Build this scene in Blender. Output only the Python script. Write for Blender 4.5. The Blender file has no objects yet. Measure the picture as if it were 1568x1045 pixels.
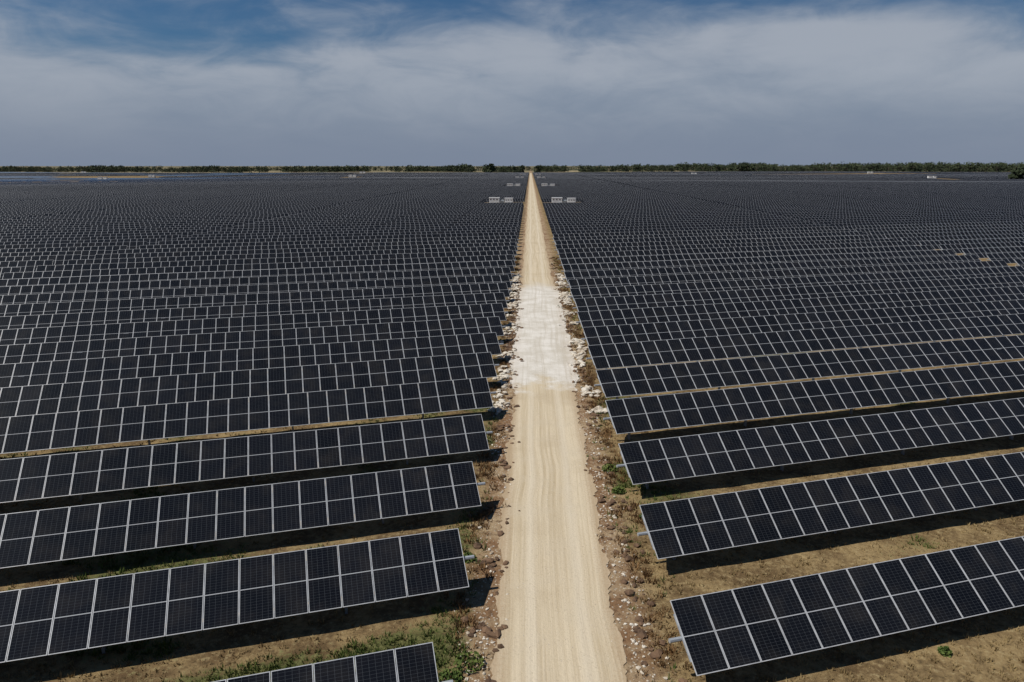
import bpy, math, random
import numpy as np
from mathutils import Vector, noise
random.seed(7); np.random.seed(7)
S=bpy.context.scene
R=math.radians
H=16.1
ROWANG=R(17.4); CA,SA=math.cos(ROWANG),math.sin(ROWANG)
TILT=R(38)
MW=1.134; GAP=0.02; PW=MW+GAP; ML=2.36
NMOD=61; TLEN=NMOD*PW
TUBE=1.45
PITCH=6.78
RC=1.1   # road centre

def new_mat(name):
    m=bpy.data.materials.new(name); m.use_nodes=True
    nt=m.node_tree; b=nt.nodes['Principled BSDF']
    return m,nt,b
class N:
    def __init__(s,nt): s.nt=nt
    def n(s,t,**k):
        x=s.nt.nodes.new(t)
        for a,b in k.items(): setattr(x,a,b)
        return x
    def link(s,a,b): s.nt.links.new(a,b)
    def put(s,inp,v):
        if hasattr(v,'is_linked') or hasattr(v,'links'): s.nt.links.new(v,inp)
        else: inp.default_value=v
    def math(s,op,a,b=None,c=None,clamp=False):
        x=s.n('ShaderNodeMath',operation=op); x.use_clamp=clamp
        s.put(x.inputs[0],a)
        if b is not None: s.put(x.inputs[1],b)
        if c is not None: s.put(x.inputs[2],c)
        return x.outputs[0]
    def mix(s,f,a,b,bt='MIX'):
        x=s.n('ShaderNodeMix',data_type='RGBA',blend_type=bt); x.clamp_factor=True
        s.put(x.inputs[0],f)
        s.put(x.inputs[6],a if not isinstance(a,tuple) else (*a,1)); s.put(x.inputs[7],b if not isinstance(b,tuple) else (*b,1))
        return x.outputs[2]
    def ss(s,v,a,b,lo=0.0,hi=1.0):
        x=s.n('ShaderNodeMapRange',interpolation_type='SMOOTHSTEP')
        s.put(x.inputs[0],v); x.inputs[1].default_value=a; x.inputs[2].default_value=b
        x.inputs[3].default_value=lo; x.inputs[4].default_value=hi
        return x.outputs[0]
    def noise(s,vec,scale,detail=5,rough=0.6,dist=0.0):
        x=s.n('ShaderNodeTexNoise'); s.put(x.inputs['Vector'],vec)
        x.inputs['Scale'].default_value=scale; x.inputs['Detail'].default_value=detail
        x.inputs['Roughness'].default_value=rough; x.inputs['Distortion'].default_value=dist
        return x.outputs[0]
    def mapping(s,vec,scale=(1,1,1),loc=(0,0,0)):
        x=s.n('ShaderNodeMapping'); s.put(x.inputs[0],vec); x.inputs['Scale'].default_value=scale; x.inputs['Location'].default_value=loc
        return x.outputs[0]
    def bump(s,h,strength,dist=0.05):
        x=s.n('ShaderNodeBump'); x.inputs['Strength'].default_value=strength; x.inputs['Distance'].default_value=dist
        s.put(x.inputs['Height'],h); return x.outputs[0]

def mesh_obj(name,verts,faces,mats,mi=None,uv=None,smooth=False):
    me=bpy.data.meshes.new(name)
    me.from_pydata([tuple(v) for v in verts],[],[tuple(f) for f in faces])
    for m in mats: me.materials.append(m)
    if mi is not None: me.polygons.foreach_set('material_index',np.array(mi,dtype=np.int32))
    if uv is not None:
        l=me.uv_layers.new(name='UVMap'); l.data.foreach_set('uv',np.array(uv,dtype=np.float32).ravel())
    if smooth: me.polygons.foreach_set('use_smooth',[True]*len(me.polygons))
    me.update()
    o=bpy.data.objects.new(name,me); S.collection.objects.link(o)
    return o

# ---------------- materials ----------------
def mat_panel(name,fc,fr):
    m,nt,b=new_mat(name); g=N(nt)
    uv=g.n('ShaderNodeUVMap').outputs[0]
    sp=g.n('ShaderNodeSeparateXYZ'); g.link(uv,sp.inputs[0]); u,v=sp.outputs[0],sp.outputs[1]
    fu=g.math('PINGPONG',u,PW/2)
    fv=g.math('PINGPONG',v,ML/2)
    frame=g.math('MAXIMUM',g.math('LESS_THAN',fu,fr),g.math('LESS_THAN',fv,0.026))
    mid=g.math('LESS_THAN',g.math('ABSOLUTE',g.math('SUBTRACT',v,ML/2)),0.015)
    cu=g.math('PINGPONG',g.math('SUBTRACT',u,0.0),PW/12)
    cv=g.math('PINGPONG',v,ML/48)
    cell=g.math('MAXIMUM',g.math('LESS_THAN',cu,0.0045),g.math('LESS_THAN',cv,0.003))
    wn=g.n('ShaderNodeTexWhiteNoise',noise_dimensions='2D')
    cx=g.n('ShaderNodeCombineXYZ'); g.link(g.math('FLOOR',g.math('DIVIDE',u,PW)),cx.inputs[0])
    ob=g.n('ShaderNodeObjectInfo'); g.link(ob.outputs['Random'],cx.inputs[1])
    g.link(cx.outputs[0],wn.inputs[0])
    base=g.mix(wn.outputs[0],(0.0048,0.0053,0.0070),(0.0085,0.0092,0.0118))
    geo=g.n('ShaderNodeNewGeometry')
    dust=g.noise(geo.outputs['Position'],0.9,4,0.6)
    base=g.mix(g.ss(dust,0.4,0.8,0.0,0.05),base,(0.25,0.21,0.16))
    c=g.mix(g.math('MULTIPLY',cell,0.45),base,(0.11,0.12,0.13))
    c=g.mix(g.math('MULTIPLY',mid,0.9),c,fc)
    c=g.mix(frame,c,fc)
    g.link(c,b.inputs['Base Color'])
    g.link(g.math('MULTIPLY_ADD',frame,0.25,0.12),b.inputs['Roughness'])
    b.inputs['Specular IOR Level'].default_value=0.28
    return m
def simple(name,col,rough=0.6,metal=0.0,var=0.15,scale=3.0):
    m,nt,b=new_mat(name); g=N(nt)
    tc=g.n('ShaderNodeTexCoord').outputs['Object']
    n=g.noise(tc,scale,5)
    c=g.mix(g.ss(n,0.3,0.7),tuple(x*(1-var) for x in col),tuple(min(1,x*(1+var)) for x in col))
    g.link(c,b.inputs['Base Color']); b.inputs['Roughness'].default_value=rough; b.inputs['Metallic'].default_value=metal
    return m
M_panel=mat_panel('pv_glass',(0.44,0.45,0.46),0.034)
M_panelf=mat_panel('pv_glass_field',(0.31,0.32,0.34),0.031)
M_frame=simple('aluminium_frame',(0.44,0.45,0.46),0.4)
M_back=simple('panel_backsheet',(0.35,0.35,0.36),0.6)
M_steel=simple('galvanised_steel',(0.33,0.35,0.37),0.5,0.3)
M_white=simple('white_painted_steel',(0.82,0.82,0.81),0.5,0,0.04,1.0)
M_grey=simple('grey_equipment',(0.45,0.47,0.48),0.5)
M_dark=simple('louvre_dark',(0.08,0.08,0.085),0.6)
M_conc=simple('concrete_pad',(0.50,0.48,0.44),0.9)

def mat_ground():
    m,nt,b=new_mat('ground_dry_grass'); g=N(nt)
    P=g.n('ShaderNodeNewGeometry').outputs['Position']
    at=g.n('ShaderNodeAttribute',attribute_name='green'); gr=at.outputs['Fac']
    n1=g.noise(P,0.45,8,0.7); n2=g.noise(P,4.0,8,0.75); n3=g.noise(P,0.012,5,0.6)
    c=g.mix(g.ss(n1,0.38,0.62),(0.125,0.08,0.038),(0.29,0.205,0.098))
    c=g.mix(g.ss(n2,0.50,0.66,0,0.8),c,(0.38,0.295,0.155))
    c=g.mix(g.ss(n2,0.48,0.36,0,0.75),c,(0.085,0.06,0.03))
    gm=g.ss(g.math('ADD',gr,g.math('MULTIPLY',g.math('SUBTRACT',n2,0.5),1.3)),0.33,0.62)
    gc=g.mix(g.ss(n2,0.4,0.6),(0.04,0.055,0.015),(0.12,0.135,0.045))
    c=g.mix(g.math('MULTIPLY',gm,0.82),c,gc)
    sp=g.n('ShaderNodeSeparateXYZ'); g.link(P,sp.inputs[0])
    n4=g.noise(g.mapping(P,(0.004,0.006,1)),1.0,5,0.6)
    farm=g.ss(sp.outputs[1],1500,1700)
    farc=g.mix(g.ss(n4,0.47,0.56),(0.055,0.058,0.030),(0.30,0.24,0.14))
    c=g.mix(farm,c,farc)
    d=g.math('ABSOLUTE',g.math('SUBTRACT',sp.outputs[0],RC))
    dn=g.math('ADD',d,g.math('MULTIPLY',g.math('SUBTRACT',n2,0.5),2.2))
    sh=g.ss(dn,4.0,2.6)
    sc=g.mix(g.ss(n1,0.4,0.6),(0.22,0.125,0.065),(0.37,0.27,0.165))
    vo=g.n('ShaderNodeTexVoronoi',feature='F1'); g.link(P,vo.inputs['Vector']); vo.inputs['Scale'].default_value=7
    sc=g.mix(g.ss(vo.outputs[0],0.30,0.16),sc,(0.56,0.50,0.40))
    sc=g.mix(g.ss(n2,0.48,0.38,0,0.85),sc,(0.10,0.06,0.035))
    c=g.mix(g.math('MULTIPLY',sh,0.9),c,sc)
    g.link(c,b.inputs['Base Color']); b.inputs['Roughness'].default_value=0.95; b.inputs['Specular IOR Level'].default_value=0.1
    g.link(g.bump(g.math('ADD',n2,n1),0.8,0.15),b.inputs['Normal'])
    return m
def mat_road():
    m,nt,b=new_mat('limestone_gravel'); g=N(nt)
    P=g.n('ShaderNodeNewGeometry').outputs['Position']
    wob=g.math('MULTIPLY',g.math('SUBTRACT',g.noise(P,0.06,3,0.5),0.5),1.2)
    sp=g.n('ShaderNodeSeparateXYZ'); g.link(P,sp.inputs[0])
    cxy=g.n('ShaderNodeCombineXYZ'); g.link(g.math('ADD',sp.outputs[0],wob),cxy.inputs[0]); g.link(sp.outputs[1],cxy.inputs[1])
    st=g.noise(g.mapping(cxy.outputs[0],(3.6,0.04,1)),1.0,7,0.7)
    n1=g.noise(P,0.5,8,0.65); n2=g.noise(P,9,6,0.7); n0=g.noise(P,0.16,4,0.6)
    c1=(0.43,0.345,0.225)
    c=g.mix(g.ss(st,0.36,0.62),c1,(0.575,0.485,0.345))
    c=g.mix(g.ss(n1,0.44,0.66,0,0.6),c,(0.50,0.42,0.30))
    c=g.mix(g.ss(n0,0.52,0.66,0,0.45),c,(0.42,0.335,0.22))
    d=g.math('ABSOLUTE',g.math('SUBTRACT',g.math('ADD',sp.outputs[0],g.math('MULTIPLY',wob,0.4)),RC))
    wheel=g.ss(g.math('ABSOLUTE',g.math('SUBTRACT',d,0.95)),0.40,0.0,0,0.5)
    c=g.mix(wheel,c,(0.63,0.555,0.43))
    yy=g.math('ADD',sp.outputs[1],g.math('MULTIPLY',g.math('SUBTRACT',n1,0.5),12.0))
    yy=g.math('ADD',yy,g.math('MULTIPLY',d,1.2))
    pm=g.math('MULTIPLY',g.ss(yy,51,54.5),g.ss(yy,102,95))
    wh=g.mix(g.ss(n1,0.35,0.65),(0.52,0.48,0.41),(0.67,0.635,0.575))
    wh=g.mix(g.ss(st,0.5,0.36,0,0.5),wh,(0.44,0.39,0.31))
    c=g.mix(g.math('MULTIPLY',pm,0.93),c,wh)
    c=g.mix(g.ss(n2,0.45,0.3,0,0.4),c,tuple(x*0.6 for x in c1))
    edge=g.math('MULTIPLY',g.ss(g.math('ADD',d,g.math('MULTIPLY',n2,1.3)),2.2,3.0,0,0.7),g.math('SUBTRACT',1.0,g.math('MULTIPLY',pm,0.8)))
    c=g.mix(edge,c,(0.34,0.24,0.145))
    g.link(c,b.inputs['Base Color']); b.inputs['Roughness'].default_value=0.95; b.inputs['Specular IOR Level'].default_value=0.1
    g.link(g.bump(g.math('ADD',n2,st),0.5,0.06),b.inputs['Normal'])
    return m
M_ground=mat_ground()
M_road=mat_road()

# ---------------- terrain ----------------
def sstep(a,b,x):
    t=np.clip((x-a)/(b-a),0,1); return t*t*(3-2*t)
def hgt(x,y):
    x=np.asarray(x,dtype=float); y=np.asarray(y,dtype=float)
    far=sstep(120,900,y)*sstep(20,160,np.abs(x))
    left=1+1.2*sstep(-50,-600,x)
    w=np.sin(y/95+x/340+1.3)*0.7+np.sin(y/41-x/210)*0.35+np.sin(x/170+0.4+y/600)*0.7
    a=far*left*w
    back=sstep(1650,2050,y)*sstep(-100,500,x)*5.0
    return a*(1-sstep(1700,2200,y))+back
def lines(segs):
    out=[]
    for a,b,st in segs:
        n=max(1,int(round((b-a)/st))); out+=list(np.linspace(a,b,n,endpoint=False))
    out.append(segs[-1][1]); return np.array(out)
xs=lines([(-45000,-9000,9000),(-9000,-2600,800),(-2600,-44,28),(-44,56,0.5),(56,2600,28),(2600,9000,800),(9000,45000,9000)])
ys=lines([(-2000,-100,380),(-100,10,10),(10,66,0.5),(66,2600,24),(2600,9000,800),(9000,60000,8500)])
X,Y=np.meshgrid(xs,ys); Z=hgt(X,Y)
green=np.zeros(X.shape)
PATCH=[(-8.5,19.2,8,0.9,.50),(-4.5,21.0,2.2,1.0,.5),(-3.2,18.2,1.0,1.3,.35),(-2.9,28.0,0.8,2.0,.45),(-7.2,27.9,4,0.8,.35),(-15,25,5,0.8,.3),(-14,32,8,0.9,.3),
       (5.2,36,0.7,3,.22),(9.5,25.4,3,0.6,.12),(-3.0,44,.8,5,.3)]
def gf(x,y):
    a=noise.noise(Vector((x*0.09,y*0.22,3.1)))*0.55+noise.noise(Vector((x*0.4,y*0.5,9.1)))*0.35
    a+=(0.23 if x<RC else 0.06)
    for (px,py,rx,ry,am) in PATCH:
        dx,dy=x-px,y-py
        u=(dx*CA+dy*SA)/rx; v=(-dx*SA+dy*CA)/ry
        q=u*u+v*v
        if q<6: a+=am*math.exp(-q)
    return a
nearm=(Y<70)&(Y>8)&(X>-46)&(X<58)
for i,j in zip(*np.nonzero(nearm)):
    x,y=X[i,j],Y[i,j]
    g0=gf(x,y)
    d=abs(x-RC)
    if d<3.0: g0=-0.5
    green[i,j]=g0
    if d>3: Z[i,j]+=0.07*noise.noise(Vector((x*0.5,y*0.5,0)))*min(1,(d-3)/2)
ny,nx=X.shape
V=np.stack([X.ravel(),Y.ravel(),Z.ravel()],1)
idx=np.arange(nx*ny).reshape(ny,nx)
F=np.stack([idx[:-1,:-1].ravel(),idx[:-1,1:].ravel(),idx[1:,1:].ravel(),idx[1:,:-1].ravel()],1)
go=mesh_obj('ground',V.tolist(),F.tolist(),[M_ground],smooth=True)
a=go.data.attributes.new('green','FLOAT','POINT'); a.data.foreach_set('value',green.ravel().astype(np.float32))

# road
def road(name,y0,y1,xl,xr,mat,z,amp):
    yy=lines([(y0,120,0.15),(120,y1,4)])
    vs=[];fs=[]
    nxx=9
    for y in yy:
        wd=float(sstep(46,56,y)*(1-sstep(88,104,y)))
        fine=(noise.noise(Vector((y*1.9,5.7,0)))*0.6+noise.noise(Vector((y*5.3,8.7,0)))*0.4)
        fine2=(noise.noise(Vector((y*2.1,15.7,0)))*0.6+noise.noise(Vector((y*5.7,18.7,0)))*0.4)
        l=xl-0.35*wd+amp*(noise.noise(Vector((y*0.35,1.7,0)))+fine)
        r=xr+0.60*wd+amp*(noise.noise(Vector((y*0.3,11.7,0)))+fine2)
        for i in range(nxx):
            t=i/(nxx-1); vs.append((l+(r-l)*t,y,z))
    for j in range(len(yy)-1):
        for i in range(nxx-1):
            a=j*nxx+i; fs.append((a,a+1,a+1+nxx,a+nxx))
    return mesh_obj(name,vs,fs,[mat])
road('gravel_road',-60,1960,-1.15,3.3,M_road,0.03,0.32)

# ---------------- detailed table ----------------
cT,sT=math.cos(TILT),math.sin(TILT)
class MB:
    def __init__(s): s.v=[];s.f=[];s.m=[];s.uv=[]
    def quad(s,p,m,uv=None):
        i=len(s.v); s.v+=p; s.f.append(tuple(range(i,i+len(p)))); s.m.append(m); s.uv+= (uv or [(0.5,0.5)]*len(p))
    def box(s,x0,x1,y0,y1,z0,z1,m,T=lambda p:p,skip=()):
        c=[T((x,y,z)) for z in(z0,z1) for y in(y0,y1) for x in(x0,x1)]
        for k,q in enumerate([(0,2,3,1),(4,5,7,6),(0,1,5,4),(2,6,7,3),(0,4,6,2),(1,3,7,5)]):
            if k in skip: continue
            s.quad([c[a] for a in q],m)
    def cyl(s,p0,p1,r0,r1,n,m,caps=True):
        p0=Vector(p0);p1=Vector(p1); d=(p1-p0).normalized()
        a=d.orthogonal().normalized(); b=d.cross(a)
        A=[tuple(p0+(a*math.cos(t)+b*math.sin(t))*r0) for t in [2*math.pi*i/n for i in range(n)]]
        B=[tuple(p1+(a*math.cos(t)+b*math.sin(t))*r1) for t in [2*math.pi*i/n for i in range(n)]]
        for i in range(n):
            j=(i+1)%n; s.quad([A[i],A[j],B[j],B[i]],m)
        if caps: s.quad(A[::-1],m); s.quad(B,m)
    def mesh(s,name,mats):
        me=bpy.data.meshes.new(name); me.from_pydata(s.v,[],s.f)
        for m in mats: me.materials.append(m)
        me.polygons.foreach_set('material_index',np.array(s.m,dtype=np.int32))
        l=me.uv_layers.new(name='UVMap'); l.data.foreach_set('uv',np.array(s.uv,dtype=np.float32).ravel())
        me.update(); return me
def table_mesh():
    mb=MB()
    T=lambda p:(p[0],p[1]*cT-p[2]*sT,TUBE+p[1]*sT+p[2]*cT)
    n0=0.12;th=0.035;fw=0.024
    for i in range(NMOD):
        x0=i*PW+GAP/2;x1=x0+MW;y0=-ML/2;y1=ML/2
        z0=n0;z1=n0+th
        mb.box(x0,x0+fw,y0,y1,z0,z1,1,T); mb.box(x1-fw,x1,y0,y1,z0,z1,1,T)
        mb.box(x0+fw,x1-fw,y0,y0+fw,z0,z1,1,T,(4,5)); mb.box(x0+fw,x1-fw,y1-fw,y1,z0,z1,1,T,(4,5))
        gz=z1-0.003
        q=[(x0+fw,y0+fw,gz),(x1-fw,y0+fw,gz),(x1-fw,y1-fw,gz),(x0+fw,y1-fw,gz)]
        mb.quad([T(p) for p in q],0,[(p[0],p[1]+ML/2) for p in q])
        q=[(p[0],p[1],z0+0.012) for p in q][::-1]
        mb.quad([T(p) for p in q],2)
        mb.box(x0-0.03,x0+0.02,-0.75,0.75,n0-0.05,n0-0.002,3,T)
    mb.cyl((-0.42,0,TUBE),(TLEN+0.42,0,TUBE),0.075,0.075,8,3)
    x=1.3
    while x<TLEN:
        mb.box(x-0.05,x+0.05,-0.09,-0.075,-0.3,TUBE-0.02,3); mb.box(x-0.05,x+0.05,0.075,0.09,-0.3,TUBE-0.02,3)
        mb.box(x-0.006,x+0.006,-0.075,0.075,-0.3,TUBE-0.02,3)
        mb.box(x-0.07,x+0.07,-0.13,0.13,TUBE-0.12,TUBE+0.09,3)
        x+=PW*7
    xm=TLEN/2
    mb.box(xm-0.2,xm+0.2,-0.2,0.2,TUBE-0.25,TUBE+0.1,3)
    mb.cyl((xm,-0.15,TUBE-0.2),(xm,-0.9,0.9),0.05,0.04,8,3)
    return mb.mesh('solar_panel_row',[M_panel,M_frame,M_back,M_steel])
TM=table_mesh()
offx=0.278*1.0; offy=-0.887
LX,LY0=-2.85+offx,18.5+offy
RX,RY0=4.65+offx,20.8+offy
BG=2.0
NEARROWS=20
def axis_pt(side,k,s):
    if side<0: return (LX-s*CA, LY0+k*PITCH-s*SA)
    return (RX+s*CA, RY0+k*PITCH+s*SA)
for side in(-1,1):
    for k in range(-1,NEARROWS):
        yk=LY0+k*PITCH
        nt_=1 if yk<45 else 2
        so=random.uniform(-0.12,0.12) if k>0 else 0
        for j in range(nt_):
            s=j*(TLEN+BG)+so
            if side<0: s2=s+TLEN; x,y=axis_pt(-1,k,s2)
            else: x,y=axis_pt(1,k,s)
            o=bpy.data.objects.new('solar_panel_row',TM); S.collection.objects.link(o)
            o.location=(x,y,random.uniform(-0.04,0.04)); o.rotation_euler=(R(random.uniform(-1.2,1.2)),R(random.uniform(-0.08,0.08)),ROWANG)

# ---------------- far field ----------------
stations=[(-12.2,303),(14.0,303),(-12.5,545),(13.5,545),(-13,900),(13.5,905),(-13,1240),(13,1235),
          (505,930),(-470,790),(-620,1180),(690,1500),(-300,1300),(-900,1450),(330,1480),(-250,1020)]
mb=MB()
SEG=4
def in_clear(x,y):
    for sx,sy in stations:
        if abs(x-sx)<(13 if abs(sx)<20 else 15) and (-22 if abs(sx)<20 else -75)<(y-sy)<9: return True
    if y>1640+60*math.sin(x/230.0)+(90 if x>250 else 0)+(80 if x<-500 else 0): return True
    if noise.noise(Vector((x*0.0022,y*0.006,4)))>0.52 and y>900: return True
    if abs((y-0.12*x)-735)<7 or abs((y+0.1*x)-1120)<8: return True
    return False
def tilt_at(x,y):
    """some distant blocks are nearly flat (stowed) and mirror the low sky"""
    n=noise.noise(Vector((x*0.0013,(y-0.25*x)*0.0065,11.0)))+0.35*noise.noise(Vector((x*0.004,y*0.02,21.0)))
    w=float(sstep(-80,-520,x)*sstep(480,760,y))
    f=float(sstep(-0.08,0.06,n))*w
    w2=float(sstep(1000,1350,y))*0.55*float(sstep(.05,.25,n))
    f=max(f,w2)
    return TILT*(1-f)+R(5)*f
KMAX=int(1900/PITCH)
for side in(-1,1):
    for k in range(0,KMAX):
        j=0
        rowj=R(random.uniform(-1.0,1.0))
        while True:
            s0=j*(TLEN+BG)
            x,y=axis_pt(side,k,s0+TLEN/2)
            if abs(x)>0.80*max(y,0)+150 and abs(x)>160: 
                break
            if abs(x)>1900: break
            if k<NEARROWS and j<(1 if LY0+k*PITCH<45 else 2):
                j+=1; continue
            if y<5: break
            tj=tilt_at(x,y)+rowj+R(random.gauss(0,0.9))
            c,s_=math.cos(tj)*ML/2,math.sin(tj)*ML/2
            uoff=random.randint(0,400)*PW+random.uniform(0,.3)
            segs=SEG
            for q in range(segs):
                a0=s0+TLEN*q/segs; a1=s0+TLEN*(q+1)/segs
                ax,ay=axis_pt(side,k,a0); bx,by=axis_pt(side,k,a1)
                if in_clear((ax+bx)/2,(ay+by)/2): continue
                if side<0: ax,ay,bx,by=bx,by,ax,ay
                za=float(hgt(ax,ay))+TUBE+0.14; zb=float(hgt(bx,by))+TUBE+0.14
                px,py=-SA,CA
                P=[(ax-px*c,ay-py*c,za-s_),(bx-px*c,by-py*c,zb-s_),(bx+px*c,by+py*c,zb+s_),(ax+px*c,ay+py*c,za+s_)]
                u0=uoff+(a0-s0)+0.0; u1=uoff+(a1-s0)
                mb.quad(P,0,[(u0,0),(u1,0),(u1,ML),(u0,ML)])
                if y<260 and q%2==0:
                    mb.cyl((bx,by,zb-1.7),(bx,by,zb-0.1),0.07,0.07,4,1,False)
            j+=1
me=mb.mesh('solar_panel_field',[M_panelf,M_steel])
S.collection.objects.link(bpy.data.objects.new('solar_panel_field',me))

# ---------------- stations ----------------
def station(x,y):
    e=bpy.data.objects.new('inverter_station',None); S.collection.objects.link(e)
    z=float(hgt(x,y)); e.location=(x,y,z+(0.9 if abs(x)>20 else 0))
    def part(name,fn,mats):
        b=MB(); fn(b); me=b.mesh(name,mats); o=bpy.data.objects.new(name,me); S.collection.objects.link(o); o.parent=e
    part('pad',lambda b:b.box(-5.5,5.5,-2.2,2.2,-1.5,0.55,0),[M_conc])
    def cont(b):
        b.box(-4.9,-0.6,-1.2,1.2,0.75,3.2,0); b.box(-5.0,-0.5,-1.28,1.28,3.203,3.3,0)
        for i in range(14):
            xx=-4.75+i*0.3; b.box(xx,xx+0.12,-1.24,-1.203,0.9,3.1,0)
        for i in range(3): b.box(-4.5+i*1.3,-3.9+i*1.3,-1.27,-1.243,2.3,2.8,1)
        b.box(-4.8,-0.7,-1.0,1.0,0.55,0.747,1)
    part('container',cont,[M_white,M_dark])
    def inv(b):
        b.box(1.6,5.0,-1.1,1.1,0.7,3.0,0); b.box(1.5,5.1,-1.18,1.18,3.003,3.1,0)
        for i in range(3): b.box(1.8+i*1.05,2.6+i*1.05,-1.14,-1.103,0.9,2.7,0)
        for i in range(3): b.box(1.95+i*1.05,2.4+i*1.05,-1.17,-1.143,2.1,2.5,1)
        b.box(1.7,4.9,-1,1,0.55,0.697,1)
    part('inverter_cabinet',inv,[M_white,M_dark])
    def tr(b):
        b.box(-0.3,1.2,-0.8,0.8,0.56,2.2,0)
        for i in range(8): b.box(-0.25+i*0.19,-0.19+i*0.19,-1.15,-0.803,0.8,2.0,0)
        for i in range(3): b.cyl((0.0+i*0.45,0,2.2),(0.0+i*0.45,0,2.7),0.08,0.05,8,0)
    part('transformer',tr,[M_grey])
for x,y in stations: station(x,y)

# ---------------- rocks ----------------
import bmesh
def ico(sub):
    bm=bmesh.new(); bmesh.ops.create_icosphere(bm,subdivisions=sub,radius=1)
    v=np.array([tuple(a.co) for a in bm.verts]); f=np.array([[x.index for x in a.verts] for a in bm.faces]); bm.free(); return v,f
IV,IF=ico(1)
def rocks(name,items,mat):
    vs=[];fs=[];o=0
    for (x,y,z,r) in items:
        d=1+np.random.uniform(-0.3,0.3,(len(IV),1))
        sc=np.array([random.uniform(.7,1.4),random.uniform(.7,1.3),random.uniform(.4,.8)])*r
        a=random.uniform(0,6.28); ca,sa=math.cos(a),math.sin(a)
        v=IV*d*sc; v=np.stack([v[:,0]*ca-v[:,1]*sa,v[:,0]*sa+v[:,1]*ca,v[:,2]],1)+np.array([x,y,z+r*0.2])
        vs.append(v); fs.append(IF+o); o+=len(v)
    return mesh_obj(name,np.concatenate(vs).tolist(),np.concatenate(fs).tolist(),[mat])
def mat_rock(name,c1,c2):
    m,nt,b=new_mat(name); g=N(nt)
    P=g.n('ShaderNodeNewGeometry').outputs['Position']
    c=g.mix(g.ss(g.noise(P,1.7,4),0.35,0.65),c1,c2)
    g.link(c,b.inputs['Base Color']); b.inputs['Roughness'].default_value=0.95; return m
M_rock=mat_rock('limestone_rubble',(0.42,0.35,0.26),(0.64,0.59,0.50))
M_clod=mat_rock('earth_clods',(0.07,0.04,0.022),(0.17,0.10,0.055))
it=[]
for _ in range(2400):
    y=12+random.random()**1.3*110
    if random.random()<.5: x=random.gauss(-1.75,0.35)
    else: x=random.gauss(3.9,0.4)
    if noise.noise(Vector((x*0.8,y*0.5,2)))<-0.12: continue
    it.append((x,y,0,random.uniform(0.02,0.085)))
for _ in range(1500):
    y=random.uniform(45,108)
    if random.random()<.65: x=random.gauss(4.55,0.32)
    else: x=random.gauss(-2.1,0.35)
    if noise.noise(Vector((x*0.3,y*0.25,7)))<-0.05: continue
    it.append((x,y,random.uniform(0,0.06),random.uniform(0.08,0.28)))
for _ in range(700):
    it.append((random.uniform(-1,3.3),random.uniform(12,60),0.03,random.uniform(0.01,0.022)))
rocks('limestone_rubble',it,M_rock)
it=[]
for _ in range(2200):
    y=12+random.random()*90
    x=random.gauss(-1.65,0.38) if random.random()<.7 else random.gauss(4.2,0.4)
    if noise.noise(Vector((x*0.8,y*0.7,5)))<0.05: continue
    it.append((x,y,0,random.uniform(0.05,0.20)))
rocks('earth_clods',it,M_clod)

# ---------------- grass ----------------
def mat_leaf(name,c1,c2,scale=0.6):
    m,nt,b=new_mat(name); g=N(nt)
    P=g.n('ShaderNodeNewGeometry').outputs['Position']
    c=g.mix(g.ss(g.noise(P,scale,4,.7),0.35,0.65),c1,c2)
    g.link(c,b.inputs['Base Color']); b.inputs['Roughness'].default_value=0.8; b.inputs['Specular IOR Level'].default_value=0.15; return m
M_gg=mat_leaf('green_grass_blades',(0.045,0.075,0.016),(0.12,0.15,0.038),1.5)
M_gd=mat_leaf('dry_grass_blades',(0.17,0.115,0.05),(0.36,0.27,0.13),1.5)
M_wd=mat_leaf('dead_weed',(0.10,0.055,0.025),(0.26,0.15,0.065),1.5)
def tufts(name,items,mat,nb=9):
    vs=[];fs=[]
    for (x,y,r,h) in items:
        for _ in range(nb):
            a=random.uniform(0,6.28); rr=r*random.random()**.5
            bx,by=x+math.cos(a)*rr*0.6,y+math.sin(a)*rr*0.6
            a2=random.uniform(0,3.14); w=random.uniform(.012,.03)+h*0.03
            hh=h*random.uniform(.5,1.1); lx,ly=math.cos(a)*hh*random.uniform(.1,.8),math.sin(a)*hh*random.uniform(.1,.8)
            i=len(vs)
            vs+=[(bx-math.cos(a2)*w,by-math.sin(a2)*w,-0.03),(bx+math.cos(a2)*w,by+math.sin(a2)*w,-0.03),(bx+lx,by+ly,hh)]
            fs.append((i,i+1,i+2))
    return mesh_obj(name,vs,fs,[mat])
gi=[];di=[];wi=[]
for _ in range(75000):
    y=10+random.random()**1.4*70; hw=0.78*y+6
    x=random.uniform(-min(hw,44),min(hw,54))
    d=abs(x-RC)
    if d<3.3: continue
    g0=gf(x,y)
    if g0>0.40 and random.random()<.85: gi.append((x,y,.18,random.uniform(.06,.22)))
    elif random.random()<.36: di.append((x,y,.16,random.uniform(.04,.16)))
for _ in range(3600):
    y=10+random.random()*120
    x=random.gauss(-2.3,0.35) if random.random()<.45 else random.gauss(4.7,0.5)
    nn=noise.noise(Vector((x*0.5,y*0.35,15)))
    if nn<-0.05:
        if random.random()<.4: gi.append((x,y,.2,random.uniform(.08,.25)))
        continue
    wi.append((x,y,.25,random.uniform(.08,.30)))
tufts('green_grass',gi,M_gg,9); tufts('dry_grass',di,M_gd,7); tufts('dead_weeds',wi,M_wd,14)
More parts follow.
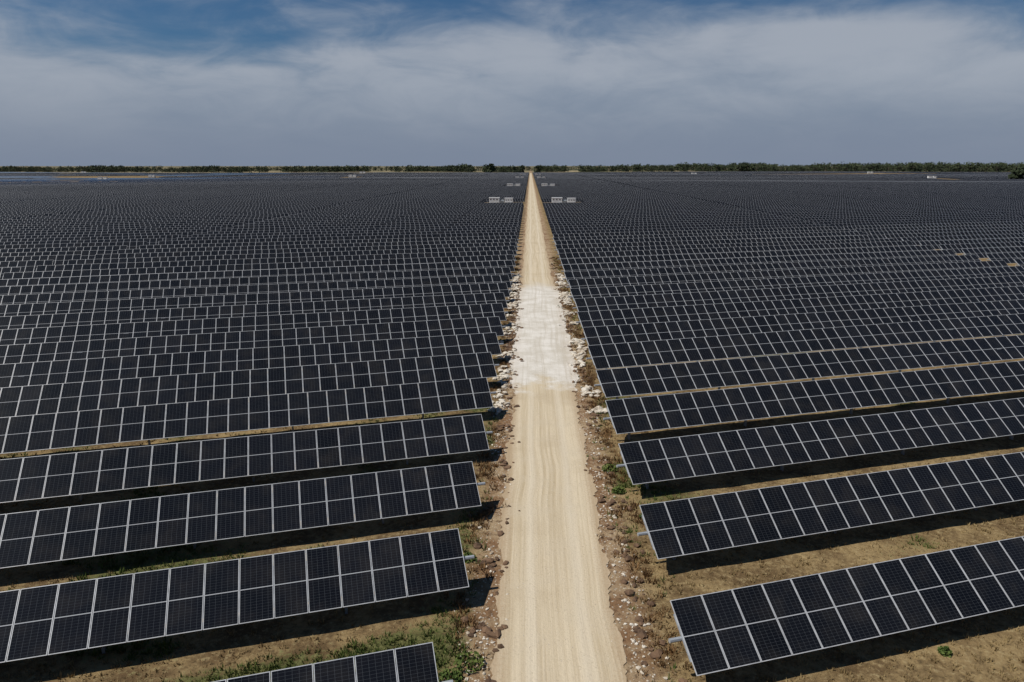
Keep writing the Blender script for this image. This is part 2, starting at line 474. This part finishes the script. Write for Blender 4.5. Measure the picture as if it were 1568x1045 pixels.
def shrub(x,y,r,h,mat,n=220):
    b=MB()
    for i in range(5):
        a=i*1.3; b.cyl((0,0,-.05),(math.cos(a)*r*.5,math.sin(a)*r*.5,h*.6),0.015,0.005,4,1)
    for _ in range(n):
        a=random.uniform(0,6.28); rr=r*random.random()**.5; zz=random.uniform(.05,1)*h*(1-0.6*(rr/r)**2)
        c=Vector((math.cos(a)*rr,math.sin(a)*rr,zz)); d1=Vector(np.random.normal(size=3)).normalized(); d2=d1.orthogonal().normalized()
        s=random.uniform(.025,.05)
        b.quad([tuple(c-d1*s*1.6),tuple(c+d2*s),tuple(c+d1*s*1.6),tuple(c-d2*s)],0)
    o=bpy.data.objects.new('roadside_shrub',b.mesh('roadside_shrub',[mat,M_wd])); S.collection.objects.link(o); o.location=(x,y,0)
for (x,y,r,h) in [(-1.95,20.3,.5,.45),(-2.5,19.6,.4,.3),(-7.4,27.2,.3,.4),(8.4,29.3,.3,.3),(14.2,21.3,.2,.25),(19,23,.3,.3),(5.6,30.6,.35,.4),(-2.5,26.8,.3,.3),(4.4,36,.4,.4),(4.6,33.4,.35,.3)]:
    shrub(x,y,r,h,M_gg)

# ---------------- trees ----------------
M_leaf=mat_leaf('tree_foliage',(0.018,0.027,0.013),(0.055,0.068,0.032),0.05)
M_bark=simple('bark',(0.08,0.065,0.05),0.9)
def add_tree(mb,x,y,z,h,wr,n,under=0):
    tr=h*0.03+0.1
    mb.cyl((x,y,z-0.5),(x,y,z+h*.45),tr,tr*.6,5,1,False)
    lobes=[]
    for i in range(random.randint(4,6)):
        a=random.uniform(0,6.28); rr=wr*random.uniform(.2,.65)
        cx,cy,cz=x+math.cos(a)*rr,y+math.sin(a)*rr,z+h*random.uniform(.42,.8)
        mb.cyl((x,y,z+h*.35),(cx,cy,cz),tr*.5,tr*.15,4,1,False)
        lobes.append((cx,cy,cz,wr*random.uniform(.4,.6),h*random.uniform(.14,.24)))
    for i in range(under):
        a=random.uniform(0,6.28); rr=wr*random.uniform(.2,1.1)
        lobes.append((x+math.cos(a)*rr,y+math.sin(a)*rr,z+h*random.uniform(.08,.3),wr*random.uniform(.4,.7),h*random.uniform(.1,.2)))
    for _ in range(n):
        cx,cy,cz,rx,rz=random.choice(lobes)
        v=np.random.normal(size=3); v/=np.linalg.norm(v); v*=random.uniform(.6,1.05)
        c=Vector((cx+v[0]*rx,cy+v[1]*rx,cz+v[2]*rz))
        d1=Vector(np.random.normal(size=3)).normalized(); d2=d1.orthogonal().normalized()
        s=h*random.uniform(.05,.10)
        mb.quad([tuple(c-d1*s),tuple(c-d2*s),tuple(c+d1*s),tuple(c+d2*s)],0)
def treeline(name,pts,n,under=3):
    mb=MB()
    for (x,y,h) in pts: add_tree(mb,x,y,float(hgt(x,y)),h,h*random.uniform(.48,.70),n,under)
    me=mb.mesh(name,[M_leaf,M_bark]); o=bpy.data.objects.new(name,me); S.collection.objects.link(o)
pts=[]
for _ in range(900):
    t=random.random(); ang=0.01+t*0.72
    yy=1830-60*t+random.uniform(0,150)+(60 if t<.3 else 0)
    if noise.noise(Vector((ang*25,1,0)))<-0.28 and ang<0.30: continue
    hh=random.uniform(12,20)+9*noise.noise(Vector((ang*16,3,0)))+4*noise.noise(Vector((ang*60,3,0)))+5.0*float(sstep(0.15,0.5,ang))
    pts.append((math.tan(ang)*yy,yy,hh))
treeline('tree_line',pts,75)
pts=[]
for _ in range(1000):
    t=random.random(); ang=-0.01-t*0.72
    yy=1850+random.uniform(0,200)+80*t
    if noise.noise(Vector((ang*22,7,0)))<-0.30: continue
    pts.append((math.tan(ang)*yy,yy,random.uniform(10,17)+7*noise.noise(Vector((ang*18,5,0)))+4*noise.noise(Vector((ang*60,3,0)))+3*float(sstep(.3,.05,-ang))))
treeline('tree_line',pts,65)
pts=[]
for _ in range(800):
    ang=random.uniform(-.73,.73); yy=random.uniform(2300,2900)
    pts.append((math.tan(ang)*yy,yy,random.uniform(12,19)))
treeline('tree_line',pts,40)
def single(x,y,h,w,n=900):
    mb=MB(); add_tree(mb,0,0,0,h,w,n,3)
    o=bpy.data.objects.new('oak_tree',mb.mesh('oak_tree',[M_leaf,M_bark])); S.collection.objects.link(o); o.location=(x,y,float(hgt(x,y)))
single(-93,1700,22,11); single(-20,1780,19,9); single(20,1790,19,9); single(584,880,18,14,1600); single(608,892,16,13,1400)

# ---------------- sun ----------------
el=R(58); az=math.atan2(-0.95,-0.22)
sv=Vector((math.sin(az)*math.cos(el),math.cos(az)*math.cos(el),math.sin(el)))
ld=bpy.data.lights.new('sun','SUN'); ld.energy=4.4; ld.angle=R(0.5); ld.color=(1,0.96,0.90)
lo=bpy.data.objects.new('sun',ld); S.collection.objects.link(lo); lo.rotation_euler=sv.to_track_quat('Z','Y').to_euler()

# ---------------- world ----------------
w=bpy.data.worlds.new('World'); S.world=w; w.use_nodes=True
nt=w.node_tree; g=N(nt); bg=nt.nodes['Background']
sky=g.n('ShaderNodeTexSky',sky_type='NISHITA'); sky.sun_disc=False; sky.sun_elevation=el; sky.sun_rotation=az
sky.air_density=1.0; sky.dust_density=0.6; sky.ozone_density=2.0
D=g.n('ShaderNodeTexCoord').outputs['Generated']
sp=g.n('ShaderNodeSeparateXYZ'); g.link(D,sp.inputs[0])
z=g.math('MAXIMUM',sp.outputs[2],0.0)
nA=g.noise(g.mapping(D,(3.0,3.0,11),(3.2,1.0,0)),1.0,7,0.52,0.4)
nB=g.noise(g.mapping(D,(1.6,1.6,4),(7.7,4.0,0)),1.0,3,0.5)
nC=g.noise(g.mapping(D,(9,9,26),(1.2,2.0,0)),1.0,7,0.60,0.8)
K=1/0.08
def col(r,gg,b): return (r*K,gg*K,b*K)
blue=g.mix(1.0,sky.outputs[0],(0.27,0.44,0.60),'MULTIPLY')
f=g.math('ADD',g.math('MULTIPLY',g.math('SUBTRACT',nA,0.5),0.30),g.math('MULTIPLY',g.math('SUBTRACT',nB,0.5),0.16))
f=g.math('ADD',f,g.math('MULTIPLY',g.math('SUBTRACT',nC,0.5),0.10))
ctr=g.ss(g.math('ABSOLUTE',g.math('SUBTRACT',sp.outputs[0],0.14)),0.38,0.08,0.0,0.03)
f=g.math('ADD',f,ctr)
edge=g.math('SUBTRACT',z,f)
cl=g.ss(edge,0.232,0.105)
vt=g.math('ADD',g.math('MULTIPLY',nA,0.7),g.math('MULTIPLY',nC,0.3))
veil=g.mix(g.ss(vt,0.34,0.66),col(0.225,0.275,0.355),col(0.37,0.405,0.465))
c=g.mix(g.math('MULTIPLY',cl,0.90),blue,veil)
c=g.mix(g.ss(z,0.12,0.0,0.0,0.95),c,col(0.195,0.237,0.318))
g.link(c,bg.inputs[0]); bg.inputs[1].default_value=0.08

# ---------------- camera ----------------
cd=bpy.data.cameras.new('camera'); cd.lens=24.98; cd.sensor_width=36; cd.clip_end=100000; cd.clip_start=0.1
co=bpy.data.objects.new('camera',cd); S.collection.objects.link(co)
co.location=(0,0,H); co.rotation_euler=(R(90-13.84),0,R(1.43))
S.camera=co
S.view_settings.view_transform='Standard'; S.view_settings.look='None'; S.view_settings.exposure=0
